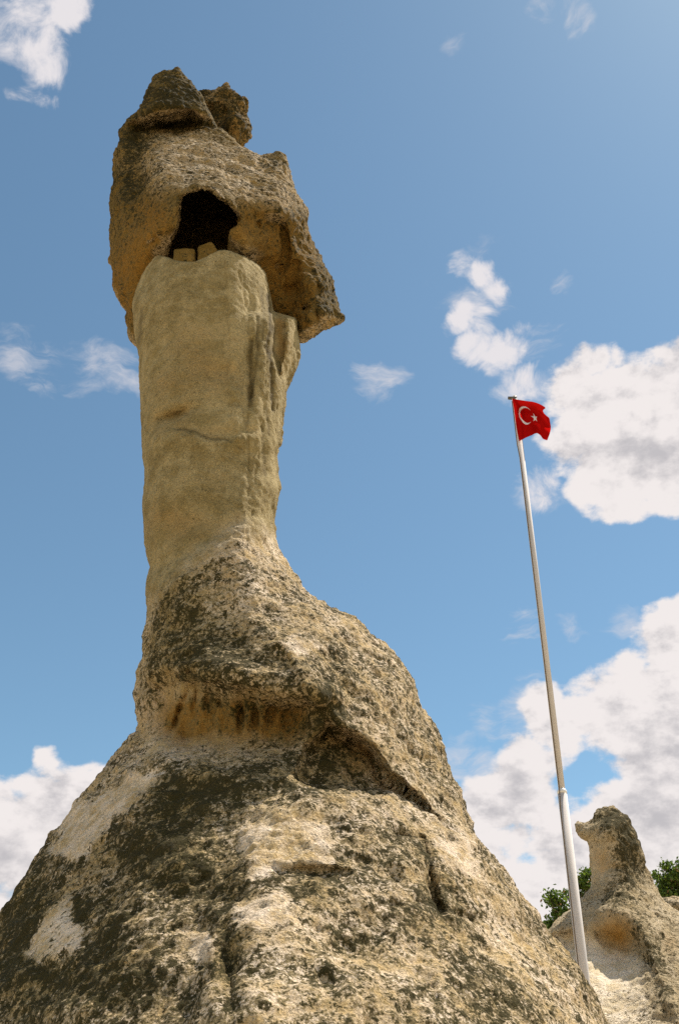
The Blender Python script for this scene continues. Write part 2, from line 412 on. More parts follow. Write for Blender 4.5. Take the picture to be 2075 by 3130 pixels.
M_CAP = rock_material('weathered_cap_tuff', pale=(.72, .58, .41), pale2=(.34, .22, .075), ochre=(.24, .125, .024), grey=(.145, .10, .03), moss=(.028, .024, .007), yel=((.13, .083, .017), (.26, .18, .057)))
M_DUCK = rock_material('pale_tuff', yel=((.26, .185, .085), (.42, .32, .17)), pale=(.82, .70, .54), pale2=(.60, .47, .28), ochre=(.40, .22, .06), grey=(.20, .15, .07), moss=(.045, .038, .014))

# ------------------------------------------------------------------ ground
def make_ground():
    xs = np.concatenate([-np.geomspace(3000, 60, 24), np.linspace(-50, 50, 81), np.geomspace(60, 3000, 24)])
    X, Y = np.meshgrid(xs, xs); P = np.stack([X.ravel(), Y.ravel(), np.zeros(X.size)], 1); r = np.hypot(P[:, 0], P[:, 1])
    P[:, 2] = gn(P/9.0, 5)*.25*sst(r, 5, 30)+gn(P/400.0, 8)*18*sst(r, 150, 900)-.06
    n = len(xs); i = np.arange(n-1); A = (i[:, None]*n+i[None, :]).ravel()
    Q = np.stack([A, A+1, A+1+n, A+n], 1)
    m = flat_material('dusty_tuff_ground', (.44, .35, .22), .95, .25, .7)
    o = mesh_obj('ground', P, Q, m); o['kind'] = 'structure'
make_ground()

# ------------------------------------------------------------------ the fairy chimney: cone and column
LEFT = [(700,470),(790,453),(834,432),(874,420),(926,404),(1017,411),(1051,417),(1084,425),(1180,428),(1275,430),(1371,434),(1428,442),(1497,440),(1543,436),(1601,440),(1658,444),(1700,455),(1735,460),(1780,447),(1849,448),(1945,441),(2009,440),(2044,426),(2114,413),(2163,417),(2205,424),(2237,420),(2268,392),(2300,366),(2351,319),(2396,281),(2453,230),(2510,198),(2574,153),(2638,115),(2708,70),(2772,28),(2823,0),(2960,-80),(3130,-165),(3600,-440),(4000,-700),(4700,-1300),(6000,-2300)]
RIGHT = [(700,790),(800,795),(834,815),(915,830),(952,837),(972,905),(1042,911),(1069,911),(1103,901),(1164,882),(1218,872),(1275,863),(1352,861),(1390,851),(1444,851),(1486,857),(1524,847),(1562,838),(1620,838),(1677,847),(1723,878),(1761,905),(1792,924),(1819,950),(1847,995),(1872,1044),(1886,1087),(1935,1143),(1981,1192),(2044,1234),(2086,1265),(2156,1283),(2240,1332),(2303,1353),(2366,1374),(2426,1409),(2478,1428),(2541,1457),(2593,1497),(2667,1554),(2719,1583),(2788,1640),(2845,1663),(2908,1704),(2977,1761),(3035,1803),(3076,1812),(3130,1845),(3600,2100),(4000,2350),(4700,2900),(6000,3900)]
MIDU = [(700,640),(1300,650),(1700,655),(1900,700),(2100,760),(2400,800),(2800,830),(3130,850),(4700,900),(6000,950)]
YC = [(700,12.0),(2250,12.0),(2400,11.9),(2700,11.7),(3130,11.3),(4000,10.6),(4700,10.4),(6000,10.2)]
HB = [(700,1.15),(900,1.2),(1300,1.12),(1600,1.15),(1720,1.25),(1850,1.55),(2000,1.9),(2150,2.15),(2250,2.15),(2400,2.45),(2700,3.2),(3130,4.1),(4000,4.8),(4700,5.0),(6000,5.2)]
def tab(T, v): T = np.array(T, float); return np.interp(v, T[:, 0], T[:, 1])

S = Plan(warp=7, seed=2)                       # positive = cut into the rock, metres
# rear rib right of the column, with the shadowed slot
S.poly([(834,940),(834,1075),(850,1152),(873,1040),(874,940)], 8, .42)
S.poly([(873,930),(873,1050),(852,1160),(930,1160),(930,930)], 8, .12)
# column facets, cracks, scoops
S.edge([(690,790),(704,960),(706,1000),(700,1150),(716,1280)], 80, 6, -.08)
S.edge([(770,820),(768,1000),(764,1250)], 7, 40, .05)
CRACKS = [([(767,1040),(765,1130),(764,1240)], 5, .9), ([(790,960),(790,1060),(782,1130),(766,1215)], 4, .8), ([(820,900),(828,1000),(816,1050),(832,1110),(830,1180),(836,1250)], 6, 1.0), ([(836,1000),(832,1080)], 4, .8),
 ([(432,940),(428,1000),(425,1050)], 4, .7), ([(800,880),(808,960),(803,1040)], 4, .7), ([(757,1270),(760,1420),(756,1560)], 3, .5), ([(800,1300),(808,1450)], 4, .6), ([(812,1240),(822,1330)], 4, .6), ([(545,1312),(600,1324),(640,1342),(705,1344)], 4, .8), ([(480,1285),(530,1270),(565,1262)], 7, .5), ([(700,1236),(740,1240)], 4, .5)]
for p_, w_, a_ in CRACKS: S.line(p_, w_+3, .06*a_)
S.blob(530,1272,60,20,.16,-20).blob(690,1140,60,30,.07).blob(500,1010,50,60,.04)
S.edge([(480,1330),(560,1322),(600,1324),(640,1340),(700,1342),(750,1330)], 10, 44, -.07)
S.edge([(420,1500),(450,1440),(460,1430)], 10, 10, .05)
S.blob(690,1290,70,38,-.06).blob(760,1380,45,80,.04)
S.blob(560,1600,120,70,.10).line([(470,1740),(560,1695),(640,1650),(740,1585),(800,1578)], 16, .05)
S.poly([(455,1755),(560,1705),(650,1660),(745,1588),(810,1590),(860,1690),(960,1830),(1100,2000),(500,2000),(440,1850)], 60, -.10)
# ridge that divides shade from sun
S.edge([(755,1590),(748,1700),(770,1800),(800,1900),(812,1960),(880,2000),(950,2060)], 40, 70, -.12)
S.blob(700,1860,60,90,.12).blob(560,1880,70,110,.05).blob(640,1760,40,50,.05)
S.blob(930,1950,80,50,-.08).blob(850,1960,30,14,-.08)
# brow, hollow and niches
S.edge([(420,2060),(520,2030),(600,2045),(700,2060),(800,2090),(900,2110),(960,2130)], 70, 26, -.22)
S.poly([(470,2110),(520,2075),(600,2085),(700,2120),(800,2150),(930,2160),(940,2230),(900,2310),(760,2330),(620,2320),(540,2310),(480,2200)], 110, .44)
for (x, y, ru, rv, a, ro) in [(545,2180,8,66,.20,24),(598,2150,8,70,.13,3),(572,2230,16,60,.12,0),(628,2240,20,55,.10,0),(672,2143,12,20,.16,0),(640,2130,16,40,.10,10),(690,2210,20,35,.06,0),(734,2190,8,48,.17,5),(782,2180,10,50,.14,-5),(826,2180,12,46,.13,0),(880,2190,26,42,.12,0),(591,2052,13,9,.24,0),(575,2010,18,26,.12,0),(485,2105,14,10,.12,0),(505,2150,22,30,.08,0),(450,2180,14,22,.05,0),(650,2190,8,45,.10,-12)]:
    S.blob(x, y, ru, rv, a, ro, 3)
S.blob(752,2215,8,50,-.10).blob(803,2200,7,45,-.08).blob(705,2170,8,45,-.06).blob(617,2180,8,50,-.07).blob(560,2120,7,40,-.06)
S.line([(620,2330),(700,2318),(780,2290)], 7, .06)
# great slab on the right with its overhanging lip, rounded mass beneath it
LIP = [(905,2040),(953,2107),(1002,2156),(1051,2219),(1122,2254),(1157,2296),(1199,2359),(1248,2394),(1290,2437),(1332,2486),(1384,2549)]
S.edge(LIP, 70, 14, -.16)
S.poly([(1000,2200),(1050,2228),(1118,2262),(1152,2302),(1194,2364),(1244,2400),(1286,2442),(1382,2552),(1326,2502),(1262,2462),(1192,2430),(1110,2424),(1050,2402),(960,2420),(900,2380),(930,2290)], 30, .5, 6)
S.poly([(760,2560),(850,2450),(960,2412),(1050,2396),(1110,2420),(1192,2424),(1262,2456),(1330,2506),(1400,2580),(1500,2760),(1620,2950),(1700,3200),(600,3200),(640,2800)], 90, -.26)
S.line([(1250,2290),(1300,2330),(1340,2420),(1370,2480)], 10, .12).line([(1300,2300),(1345,2340),(1350,2400)], 8, .10)
S.blob(1310,2325,26,14,.14).blob(1405,2425,12,26,-.05)
S.line([(1204,2558),(1250,2562),(1296,2575),(1313,2644),(1325,2748),(1353,2788),(1474,2805)], 12, .14)
S.edge([(1296,2575),(1313,2644),(1325,2748),(1353,2788)], 8, 45, .10)
S.line([(1158,2768),(1240,2775),(1302,2765),(1319,2748)], 8, .10)
S.edge([(1040,2660),(960,2655),(900,2650)], 40, 8, .16).blob(960,2690,60,24,.14)
S.edge([(1395,2535),(1420,2610),(1450,2690)], 20, 40, -.07)
S.blob(700,2950,26,130,.20,-6).blob(640,2730,60,30,.08).blob(560,2850,60,20,.10,-10).blob(1060,2890,70,40,.14).blob(1000,3010,40,30,.14).blob(1310,3000,16,40,.12,-20).blob(1500,3060,90,30,.08,20)
S.blob(215,2790,40,40,.10).line([(175,2500),(150,2620),(180,2700)], 10, .08).line([(300,2840),(260,2900)], 8, .05)
S.blob(480,2500,110,90,-.10).blob(300,2700,120,80,.12).blob(470,2960,140,90,-.12).blob(860,2800,120,70,-.10).blob(1120,3050,140,70,-.1).blob(520,2740,60,50,.07)
S.line([(620,2690),(560,2760),(640,2850),(670,2920)], 14, .07).line([(1640,2840),(1690,2900),(1740,2990)], 9, .06)
S.line([(1250,2900),(1300,3010),(1340,3070)], 9, .08)

def F_chimney(P):
    u, v, dep = proj(P); uL = tab(LEFT, v); uR = tab(RIGHT, v); uc = tab(MIDU, v); yc = tab(YC, v); h = tab(HB, v)
    hw = np.where(u < uc, uc-uL, uR-uc); t = np.abs(u-uc)/hw
    Y = P[:, 1]; s = S.get(u, v)*sst(yc-Y, .0, .8); d = np.abs(Y-s-yc)/h
    n = 2.0+.6*sst(-v, -1700, -1500); g = (t**n+d**n)**(1/n)-1
    hm = hw*dep/FPX
    f = g*np.minimum(hm, h)*.8
    # top of the column under the cap
    rim = np.interp(u, [400,435,453,484,519,540,596,632,667,688,744,790,815,830,860,920], [860,834,786,779,788,797,801,786,766,764,782,808,834,900,952,958])
    return np.maximum(f, (rim-v)*dep/FPX*.75)

def displace(V, Q, amp, pit, streak=None, seed=0, calm=None):
    N = vnormals(V, Q)
    a = fbm(V, .95, 3, .5, seed)*.07+fbm(V, .26, 3, .55, seed+40)*.022
    b = fbm(V, .11, 2, .7, seed+60)*.019
    c = np.clip(.45-worley(V/.13, seed), 0, 1)*.10*pit
    k = amp if calm is None else amp*(1-.45*calm)
    d = a*(amp if calm is None else amp*(1-.86*calm))+b*k-c*k
    if streak is not None: d = d+streak
    return V+N*d[:, None], N

V, Q = polygonise(F_chimney, (-6.4, 5.0, -.4), (6.6, 15.6, 14.4), .033)
V = relax(V, Q, 1, .5); u, v, dep = proj(V); N0 = vnormals(V, Q)
front = sst(-(N0[:, 1]), -.25, .15)
# where the rock is bare, ochre or crusted with lichen
NECK = [(300,600),(1000,600),(1000,1400),(880,1640),(760,1640),(740,1605),(650,1690),(560,1755),(430,1850),(300,1850)]
LI = Plan(warp=26, wl=70, seed=11).poly(NECK, 110, -1.35); LI.a += .30
LI.a += .5*sst(_vv, 1640, 1850)-.5
for b in [(560,1900,110,130,.55),(640,2020,170,70,.35),(760,1870,50,90,-.3),(930,1900,120,50,-.1),(1120,2080,140,110,.30),(1000,2200,60,120,.8),(880,2230,50,70,.3),(1000,2330,60,50,.5),(480,2000,40,110,.15),(430,1900,26,120,-.6),
          (540,2480,110,120,.85),(560,2650,120,90,.9),(420,2600,60,90,.5),(640,2400,160,50,.4),(700,2420,160,60,.55),(880,2400,120,70,.35),(300,2600,160,60,.25),(60,2900,150,240,1.1),(300,3000,160,130,.95),(700,2960,45,130,1.0),(330,2820,60,100,.5),(80,2700,60,80,.6),(230,2770,42,34,1.1),(860,2640,70,50,.0),
          (960,2720,80,50,.7),(720,2720,90,60,.35),(1080,2880,110,60,.4),(1000,3020,70,50,.45),(1350,2780,80,60,.55),(1280,2600,70,50,.3),(1500,2980,130,70,.30),(1540,3080,120,50,.35),(1200,3080,90,60,.15),(1450,2840,80,40,.25),
          (640,2260,170,60,-.6),(470,1330,60,50,.75),(530,1280,50,24,.6),(560,1610,150,50,.55),(440,1300,30,60,.4),(700,1150,60,26,.35),(620,1730,80,40,.4),(1150,2500,160,60,-.25),(1250,2700,60,40,-.2),(1500,2850,60,80,-.35),(820,2900,80,60,-.4),(1100,2750,80,50,-.35),(520,2170,110,90,-.6),(830,2240,110,70,-.35),(1330,2520,60,60,-.2),(560,2300,70,60,-.35),(840,2490,60,30,-.6),(1060,2540,80,60,-.05),(560,2900,60,60,-.25),(860,2810,90,50,-.35),(1260,2950,80,50,-.15),(1640,2930,60,60,-.15)]: LI.blob(*b)
for pg in [[(200,2490),(330,2410),(460,2350),(500,2370),(400,2460),(320,2520),(240,2640),(160,2610)], [(205,2725),(165,2770),(110,2850),(76,2915),(160,2938),(245,2895),(275,2825),(215,2805)], [(733,2536),(820,2510),(930,2500),(1010,2530),(1030,2650),(900,2640),(770,2690),(745,2600)], [(720,2760),(860,2740),(900,2800),(800,2860),(720,2830)], [(560,2860),(640,2850),(650,2920),(590,2930)], [(1325,2550),(1400,2590),(1455,2680),(1440,2695),(1360,2630),(1310,2570)], [(1395,2540),(1420,2560),(1425,2610),(1400,2600)], [(860,1950),(960,1960),(1000,1985),(900,2000)]]:
    LI.poly(pg, 26, -1.5)
OC = Plan(warp=20, seed=21); OC.a -= .12
for b in [(560,2200,90,80,.9),(740,2200,190,70,1.5),(900,2220,60,60,.8),(1080,2300,90,60,.5),(540,1270,80,34,.40),(660,1150,110,70,.35),(600,1320,180,22,.30),(560,1000,130,90,.22),(860,1030,22,90,.9),(470,2110,40,50,.3),(1150,2180,80,30,.2),(1100,2330,110,60,.6),(1000,2120,60,60,.3),(300,2650,200,200,.12),(430,2960,100,90,.15),(860,2480,60,30,.1),(560,1620,120,60,.5),(520,1180,60,40,.4),(600,1080,70,60,.25),(500,1560,60,40,.3),(640,1480,80,50,.2)]: OC.blob(*b)
BA = Plan(warp=20, seed=31); BA.poly(NECK, 110, 1.0)
for pg in [[(200,2490),(330,2410),(460,2350),(500,2370),(400,2460),(320,2520),(240,2640),(160,2610)], [(205,2725),(165,2770),(110,2850),(76,2915),(160,2938),(245,2895),(275,2825),(215,2805)]]: BA.poly(pg, 26, .9)
BA.poly([(430,2080),(940,2130),(940,2310),(430,2300)], 60, .8)
gen = fbm(V, 1.3, 3, .5, 77)
streak = np.zeros(len(V)); sm_ = sst(u, 700, 800)*sst(-v, -1900, -1750)*front
q = V*np.array([1, 1, .13]); streak = -np.abs(fbm(q, .22, 3, .55, 300))*.006*sm_-.022*sst(np.abs(fbm(V*np.array([1, 1, .09]), .35, 2, .5, 333)), .05, 0)*sst(u, 560, 720)*sst(-v, -1900, -1750)*front
lich = np.where(front > 0, LI.get(u, v), 0)*front+(1-front)*(gen*.5-.1-1.2*sst(V[:, 2], 7.5, 9)); och = OC.get(u, v)*front; CK = Plan(warp=4, wl=25, seed=99)
for p_, w_, a_ in CRACKS: CK.line(p_, w_, a_)
CK.line([(1204,2558),(1250,2562),(1296,2575),(1313,2644),(1325,2748),(1353,2788),(1474,2805)], 7, .6).line([(1158,2768),(1240,2775),(1302,2765)], 5, .5).line([(1122,2262),(1157,2300),(1199,2364),(1290,2442),(1382,2550)], 10, .5)
calm_ = np.clip(BA.get(u, v)*front, 0, 1)
lich = lich+.34*gen*(1-calm_)
V, N = displace(V, Q, 1.15, .12, streak, 1, calm_)
YE_SHADE = Plan(warp=14, seed=93).poly(NECK, 130, 1.0).blob(560, 1950, 190, 230, .45, 0, 4).blob(720, 2220, 230, 110, .55, 0, 3)  # yellowish neck tuff with shade painted in; same shade tint left of ridge
yel = np.clip(YE_SHADE.get(u, v)*front+(1-front)*sst(V[:, 2], 7.5, 9), 0, 1)
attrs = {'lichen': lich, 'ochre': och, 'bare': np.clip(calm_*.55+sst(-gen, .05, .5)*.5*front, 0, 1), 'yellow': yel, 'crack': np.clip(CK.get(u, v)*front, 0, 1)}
CH = thing('fairy_chimney', 'tall fairy chimney with lichened cone, smooth pale neck and overhanging cap holding a dark cave', 'rock formation', (-.6, 11, 0))
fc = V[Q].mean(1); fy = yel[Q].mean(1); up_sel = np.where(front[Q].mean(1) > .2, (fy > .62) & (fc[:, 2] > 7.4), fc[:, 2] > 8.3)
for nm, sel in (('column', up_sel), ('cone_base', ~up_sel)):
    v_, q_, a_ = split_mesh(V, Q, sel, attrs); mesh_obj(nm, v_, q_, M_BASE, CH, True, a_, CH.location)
print('chimney verts', len(V))

# ------------------------------------------------------------------ the cap
CAPO = [(542,198),(504,214),(468,232),(450,257),(438,298),(422,329),(410,351),(391,359),(382,374),(366,400),(362,446),(356,477),(351,522),(345,573),(341,645),(348,652),(345,691),(338,737),(335,793),(346,829),(354,880),(369,925),(384,951),(394,987),(407,1028),(416,1053),(470,1040),(600,1000),(800,1010),(880,1020),(912,1040),(933,1038),(973,1017),(1014,997),(1050,974),(1042,961),(1035,931),(1009,890),(1013,864),(994,818),(968,783),(953,737),(940,686),(938,645),(922,619),(907,589),(894,553),(876,512),(869,482),(851,470),(836,477),(795,479),(764,461),(734,448),(698,415),(667,385),(652,354),(632,323),(611,290),(591,262),(568,232),(555,206)]
DC = signed(CAPO)
CD = tps([ # u, v, distance of the face
 (400,1020,12.3),(380,930,12.2),(360,800,12.2),(370,700,12.1),(360,560,12.4),(380,430,12.9),(430,460,12.9),(440,560,12.3),(420,650,11.8),(440,720,11.45),(430,800,11.9),(410,880,12.2),
 (490,700,11.1),(520,760,11.5),(480,640,11.1),(500,800,11.9),(470,580,11.25),(540,590,10.85),(600,560,10.6),(660,570,10.55),(720,600,10.65),(780,625,10.9),(850,640,11.05),(920,650,11.5),
 (500,545,11.0),(480,500,11.7),(490,440,12.8),(560,420,13.0),(620,410,13.1),(540,490,11.9),(620,490,11.95),(700,520,11.7),(700,440,12.9),(780,560,11.6),(780,500,12.2),(850,560,11.9),(860,500,12.6),(900,600,11.8),
 (420,375,13.3),(480,378,13.4),(530,372,13.4),(590,372,13.3),(640,385,13.2),(440,345,12.75),(500,335,12.65),(560,320,12.65),(620,345,12.75),(540,260,13.0),(500,240,13.2),(540,205,13.5),(580,280,13.0),
 (740,700,11.0),(700,740,11.3),(760,760,11.3),(800,800,11.8),(770,650,11.05),(810,720,11.4),(840,680,11.5),(870,760,11.8),(850,850,12.1),(840,940,12.4),(900,850,11.95),(930,780,11.7),(960,860,11.6),(1000,930,11.7),(1035,965,11.8),(930,940,12.0),(940,1010,11.9),(890,950,12.3),(900,1030,12.1),(850,1010,12.5),(700,900,12.2),(600,900,12.3),(700,990,12.5),(600,820,12.0),(550,990,12.5),(700,810,11.8)])
SC_ = Plan(warp=6, seed=5)
SC_.edge([(391,366),(440,358),(480,362),(540,356),(600,356),(660,362)], 30, 7, -.14)
SC_.blob(520,372,50,18,.35).blob(590,362,26,16,.38).blob(640,372,30,16,.2).blob(450,400,50,16,.18).blob(430,470,30,70,.14)
SC_.line([(790,680),(800,700),(795,720)], 5, .12).line([(862,680),(870,720),(875,760),(855,830)], 7, .16).line([(905,800),(888,850),(880,900),(895,905)], 8, .12).line([(900,860),(920,880),(905,905)],6,.1)
SC_.line([(470,720),(480,735),(450,745)], 5, .08).blob(898,888,22,14,.18).blob(932,945,9,8,.25).blob(860,970,40,10,.2)
SC_.poly([(885,955),(950,950),(975,1010),(930,1045),(880,1040)], 14, -.14)
SC_.line([(955,830),(975,900),(960,940),(985,1000)], 8, .10).edge([(944,700),(960,800),(985,870),(1010,940)], 30, 10, -.10)
SC_.line([(560,585),(640,572),(700,610)], 8, -.03).blob(570,470,60,60,-.08).blob(740,730,40,30,-.08).blob(470,690,30,60,-.05)
SC_.line([(700,300),(560,210),(560,320)], 3, .0)
CAVE = signed([(591,579),(632,574),(652,587),(678,609),(708,630),(734,660),(730,688),(703,706),(690,737),(690,800),(600,820),(520,812),(523,757),(530,732),(545,696),(543,640),(551,600)])
def F_cap(P):
    u, v, dep = proj(P); Dm = DC.get(u, v)*dep/FPX; Y = P[:, 1]
    prof = lambda w_: np.where(Dm < 0, Dm*2, np.sqrt(np.clip(1-(1-np.clip(Dm/w_, 0, 1))**2, 0, 1)))
    yf = CD.get(u, v)+SC_.get(u, v); ym = np.maximum(13.1, yf+.35); pf = prof(.42)
    fr = ym-(ym-yf)*pf; bk = ym+1.9*prof(1.5)
    f = np.maximum(fr-Y, Y-bk)*.62
    f = np.maximum(f, np.minimum(-Dm*.8, .5)) if False else f
    cv = np.minimum(CAVE.get(u, v)*dep/FPX+.10*np.clip(Y-11.2, 0, 2), 13.2-Y)
    return np.maximum(f, cv)
Vc, Qc = polygonise(F_cap, (-5.2, 10.0, 12.2), (.9, 15.6, 25.5), .036)
Vc = relax(Vc, Qc, 2, .5); u, v, dep = proj(Vc); N0 = vnormals(Vc, Qc); front = sst(-N0[:, 1], -.3, .1)
CL = Plan(warp=18, seed=41); CL.a += -.02
for b in [(520,300,130,90,1.5),(400,430,50,60,.5),(540,370,110,26,.9),(430,420,50,50,.6),(430,560,60,60,.7),(380,640,60,110,.55),(380,480,40,100,.5),(1010,940,50,50,.5),(620,530,200,60,.05),(900,620,60,60,.2),(850,540,60,60,.15),(990,880,40,90,.75),(920,760,40,60,.35),(840,500,40,30,.3),(860,660,120,30,.3),(500,610,90,30,.15),(560,440,60,40,-.2),(640,500,120,40,-.1),(450,740,80,110,-.45),(740,740,70,60,-.6),(880,900,60,90,-.4),(860,800,60,90,-.2),(600,300,20,60,-.3),(480,245,30,12,-.5)]: CL.blob(*b)
CO = Plan(warp=18, seed=51); CO.a += .0
for b in [(400,500,50,160,.8),(440,800,110,140,.85),(380,900,60,120,.7),(870,850,110,190,1.1),(740,680,110,60,.6),(480,650,60,60,.6),(650,490,230,70,-.6),(930,980,60,60,.3),(520,330,70,30,.3),(740,740,40,30,-.2)]: CO.blob(*b)
gen = fbm(Vc, 1.1, 3, .5, 55)
lc = CL.get(u, v)*front+(1-front)*(.1+gen*.4)+.15*gen; oc = CO.get(u, v)*front+(1-front)*.1
BC = Plan(warp=12, seed=61).blob(450,780,100,120,.6).blob(740,740,50,40,.6).blob(870,850,60,120,.35); bc = np.clip(BC.get(u, v)*front, 0, 1)
Vc, N = displace(Vc, Qc, 1.4, .5, None, 9, bc)
CAP_SHADE = Plan(warp=18, seed=97); CAP_SHADE.a += 1.0; CAP_SHADE.poly([(360,480),(470,400),(600,390),(760,450),(880,490),(940,640),(840,640),(760,610),(620,555),(480,600),(430,560)], 70, -1.0)  # dark yellow everywhere but the sunlit face: shade painted into the cap colour
yc_ = np.clip(CAP_SHADE.get(u, v), 0, 1)*front*.95
mesh_obj('cap_rock', Vc, Qc, M_CAP, CH, True, {'yellow': yc_, 'lichen': lc, 'ochre': oc, 'bare': bc}, CH.location)
print('cap verts', len(Vc))

# jagged crag rising behind the cap
CRO = [(600,296),(609,283),(632,275),(657,280),(678,272),(684,256),(690,257),(703,277),(707,295),(713,294),(744,298),(753,311),(750,334),(748,350),(754,369),(757,395),(752,412),(744,425),(736,448),(700,470),(640,400)]
DG = signed(CRO)
GD = tps([(620,300,14.5),(650,290,14.3),(690,270,14.4),(700,320,14.15),(740,320,14.2),(690,380,14.3),(730,370,14.0),(745,400,14.2),(730,430,14.3),(660,340,14.5),(650,400,14.6),(712,300,14.35)])
def F_crag(P):
    u, v, dep = proj(P); Dm = DG.get(u, v)*dep/FPX; Y = P[:, 1]; pf = np.where(Dm < 0, Dm*2, np.sqrt(np.clip(1-(1-np.clip(Dm/.3, 0, 1))**2, 0, 1)))
    yf = GD.get(u, v); return np.maximum(15-(15-yf)*pf-Y, Y-15-.9*pf)*.62
Vg, Qg = polygonise(F_crag, (-3.6, 13.4, 18.5), (-1.0, 16.3, 26.5), .036)
Vg = relax(Vg, Qg, 1, .5); Ng = vnormals(Vg, Qg)
fac = worley(Vg/.42, 91); Vg = Vg+Ng*((fac-.5)*.28)[:, None]
Vg, N = displace(Vg, Qg, 1.5, 1.2, None, 19); gg = fbm(Vg, .6, 2, .5, 5)
mesh_obj('cap_crag', Vg, Qg, M_CAP, CH, True, {'lichen': .75+gg*.5, 'ochre': .75+gg*.6, 'bare': gg*0}, CH.location)

# two loose stones in the mouth of the cave
def stone(name, pts, Y, th, label, seed):
    c = np.mean(pts, 0); out = []; n = 14
    A = np.array([at(p[0], p[1], Y) for p in pts]); ctr = A.mean(0)
    ex = (A[1]+A[2]-A[0]-A[3])/2; ez = (A[0]+A[1]-A[2]-A[3])/2; ey = np.array([0, th, 0.0])
    V_, F_ = [], []
    idx = {}
    def vid(i, j, k):
        key = (i, j, k)
        if key not in idx:
            p = np.array([i, j, k])/n*2-1; r = (np.abs(p)**7).sum()**(1/7); p = p/r*np.abs(p).max()
            a, b = (p[0]+1)/2, (p[2]+1)/2
            front_p = A[3]*(1-a)*(1-b)+A[2]*a*(1-b)+A[0]*(1-a)*b+A[1]*a*b
            idx[key] = len(V_); V_.append(front_p+ey*(p[1]+1)/2)
        return idx[key]
    for ax in range(3):
        for s_ in (0, n):
            for a in range(n):
                for b in range(n):
                    q = []
                    for (da, db) in ((0, 0), (1, 0), (1, 1), (0, 1)):
                        c3 = [0, 0, 0]; c3[ax] = s_; c3[(ax+1) % 3] = a+da; c3[(ax+2) % 3] = b+db; q.append(vid(*c3))
                    F_.append(q if s_ else q[::-1])
    V_ = np.array(V_); Fq = np.array(F_); N = vnormals(V_, Fq); V_ = V_+N*(fbm(V_, .25, 3, .6, seed)*.02)[:, None]
    o = mesh_obj(name, V_, Fq, M_CAP, None, True, {'lichen': np.full(len(V_), -.5), 'yellow': np.full(len(V_), 1.0), 'ochre': np.full(len(V_), .35), 'bare': np.full(len(V_), .6)}, tuple(V_.mean(0)*[1, 1, 0]+[0, 0, V_[:, 2].min()]))
    return tag(o, label, 'stone', 'stones lying in the mouth of the cave')
stone('loose_stone', [(527,752),(597,756),(599,803),(525,797)], 11.12, .45, 'flat squarish tan stone at the left in the cave mouth of the cap', 3)
stone('loose_stone', [(602,742),(650,731),(668,772),(602,806)], 11.10, .42, 'taller tilted tan stone at the right in the cave mouth of the cap', 4)

# ------------------------------------------------------------------ duck-shaped pinnacle on the right
DKO = [(1874,2457),(1854,2461),(1831,2465),(1814,2482),(1806,2502),(1795,2516),(1775,2521),(1766,2514),(1758,2517),(1760,2530),(1763,2541),(1772,2558),(1791,2569),(1801,2581),(1805,2607),(1809,2647),(1811,2680),(1808,2710),(1795,2729),(1778,2746),(1745,2785),(1715,2805),(1686,2832),(1669,2848),(1640,2870),(1600,2905),(1560,2950),(1500,3100),(1300,3400),(1100,3300+300),(2150,3650),(2150,2830),(2100,2795),(2068,2779),(2055,2769),(2029,2749),(2006,2716),(1986,2683),(1973,2660),(1968,2640),(1961,2601),(1953,2574),(1943,2545),(1930,2525),(1925,2502),(1907,2482),(1887,2464)]
DD = signed(DKO)
# beyond the sheet the pinnacle simply spreads out to the ground
DKD = tps([(1860,2480,20.1),(1880,2520,19.75),(1840,2530,19.8),(1790,2540,20.1),(1765,2530,20.2),(1850,2570,19.8),(1910,2560,19.85),(1830,2600,20.05),(1900,2620,19.8),(1950,2620,20.0),(1830,2680,20.0),(1900,2700,19.7),(1960,2700,19.7),
 (1820,2740,19.8),(1900,2760,19.2),(1980,2740,19.5),(1780,2780,19.7),(1850,2820,19.0),(1740,2800,19.7),(1700,2840,19.7),(1730,2850,19.6),(1920,2830,18.9),(1990,2800,19.2),(2050,2800,19.4),
 (1850,2880,19.35),(1900,2900,19.25),(1800,2850,19.4),(1820,2890,19.4),(1880,2930,19.2),(1960,2900,18.7),(1930,2930,18.9),(1750,2870,19.9),(1720,2862,20.0),(1690,2875,20.0),(1700,2920,19.5),(1760,2920,19.4),(1800,2940,19.0),(1760,2980,18.9),(1820,3000,18.5),(1900,2980,18.7),(1930,3020,18.2),(1850,3060,18.0),(1950,3080,17.6),(1850,3120,17.5),(2000,3000,18.0),(2010,2900,18.4),(2060,2860,18.9),(2060,2960,18.0),(2050,3100,17.0),(2060,3060,17.2),
 (1700,3000,18.7),(1600,3100,17.9),(1500,3250,17.0),(1800,3250,16.6),(2050,3250,16.2)])
SD = Plan(warp=5, wl=40, seed=15)
SD.poly([(1815,2800),(1850,2790),(1900,2815),(1950,2860),(1975,2925),(1930,2922),(1880,2905),(1840,2880),(1822,2850)], 30, .18)
SD.line([(1815,2840),(1838,2884),(1890,2918),(1965,2932)], 5, .14).edge([(1838,2888),(1890,2918),(1900,2925)], 14, 4, -.08)
SD.line([(1890,2930),(1925,2970),(1940,3000)], 4, .08)
SD.edge([(1950,2830),(1985,2900),(2010,2980),(2050,3060),(2075,3130)], 26, 12, -.22).line([(1975,2940),(2010,3000),(2045,3050)], 8, .2)
SD.line([(1848,2664),(1890,2654),(1930,2640),(1970,2640)], 4, .14).edge([(1848,2664),(1890,2654),(1930,2640),(1970,2640)], 10, 5, -.05)
SD.line([(1800,2578),(1840,2582),(1880,2578)], 5, .06).poly([(1690,2838),(1745,2795),(1750,2850),(1700,2862),(1672,2862)], 10, -.22)
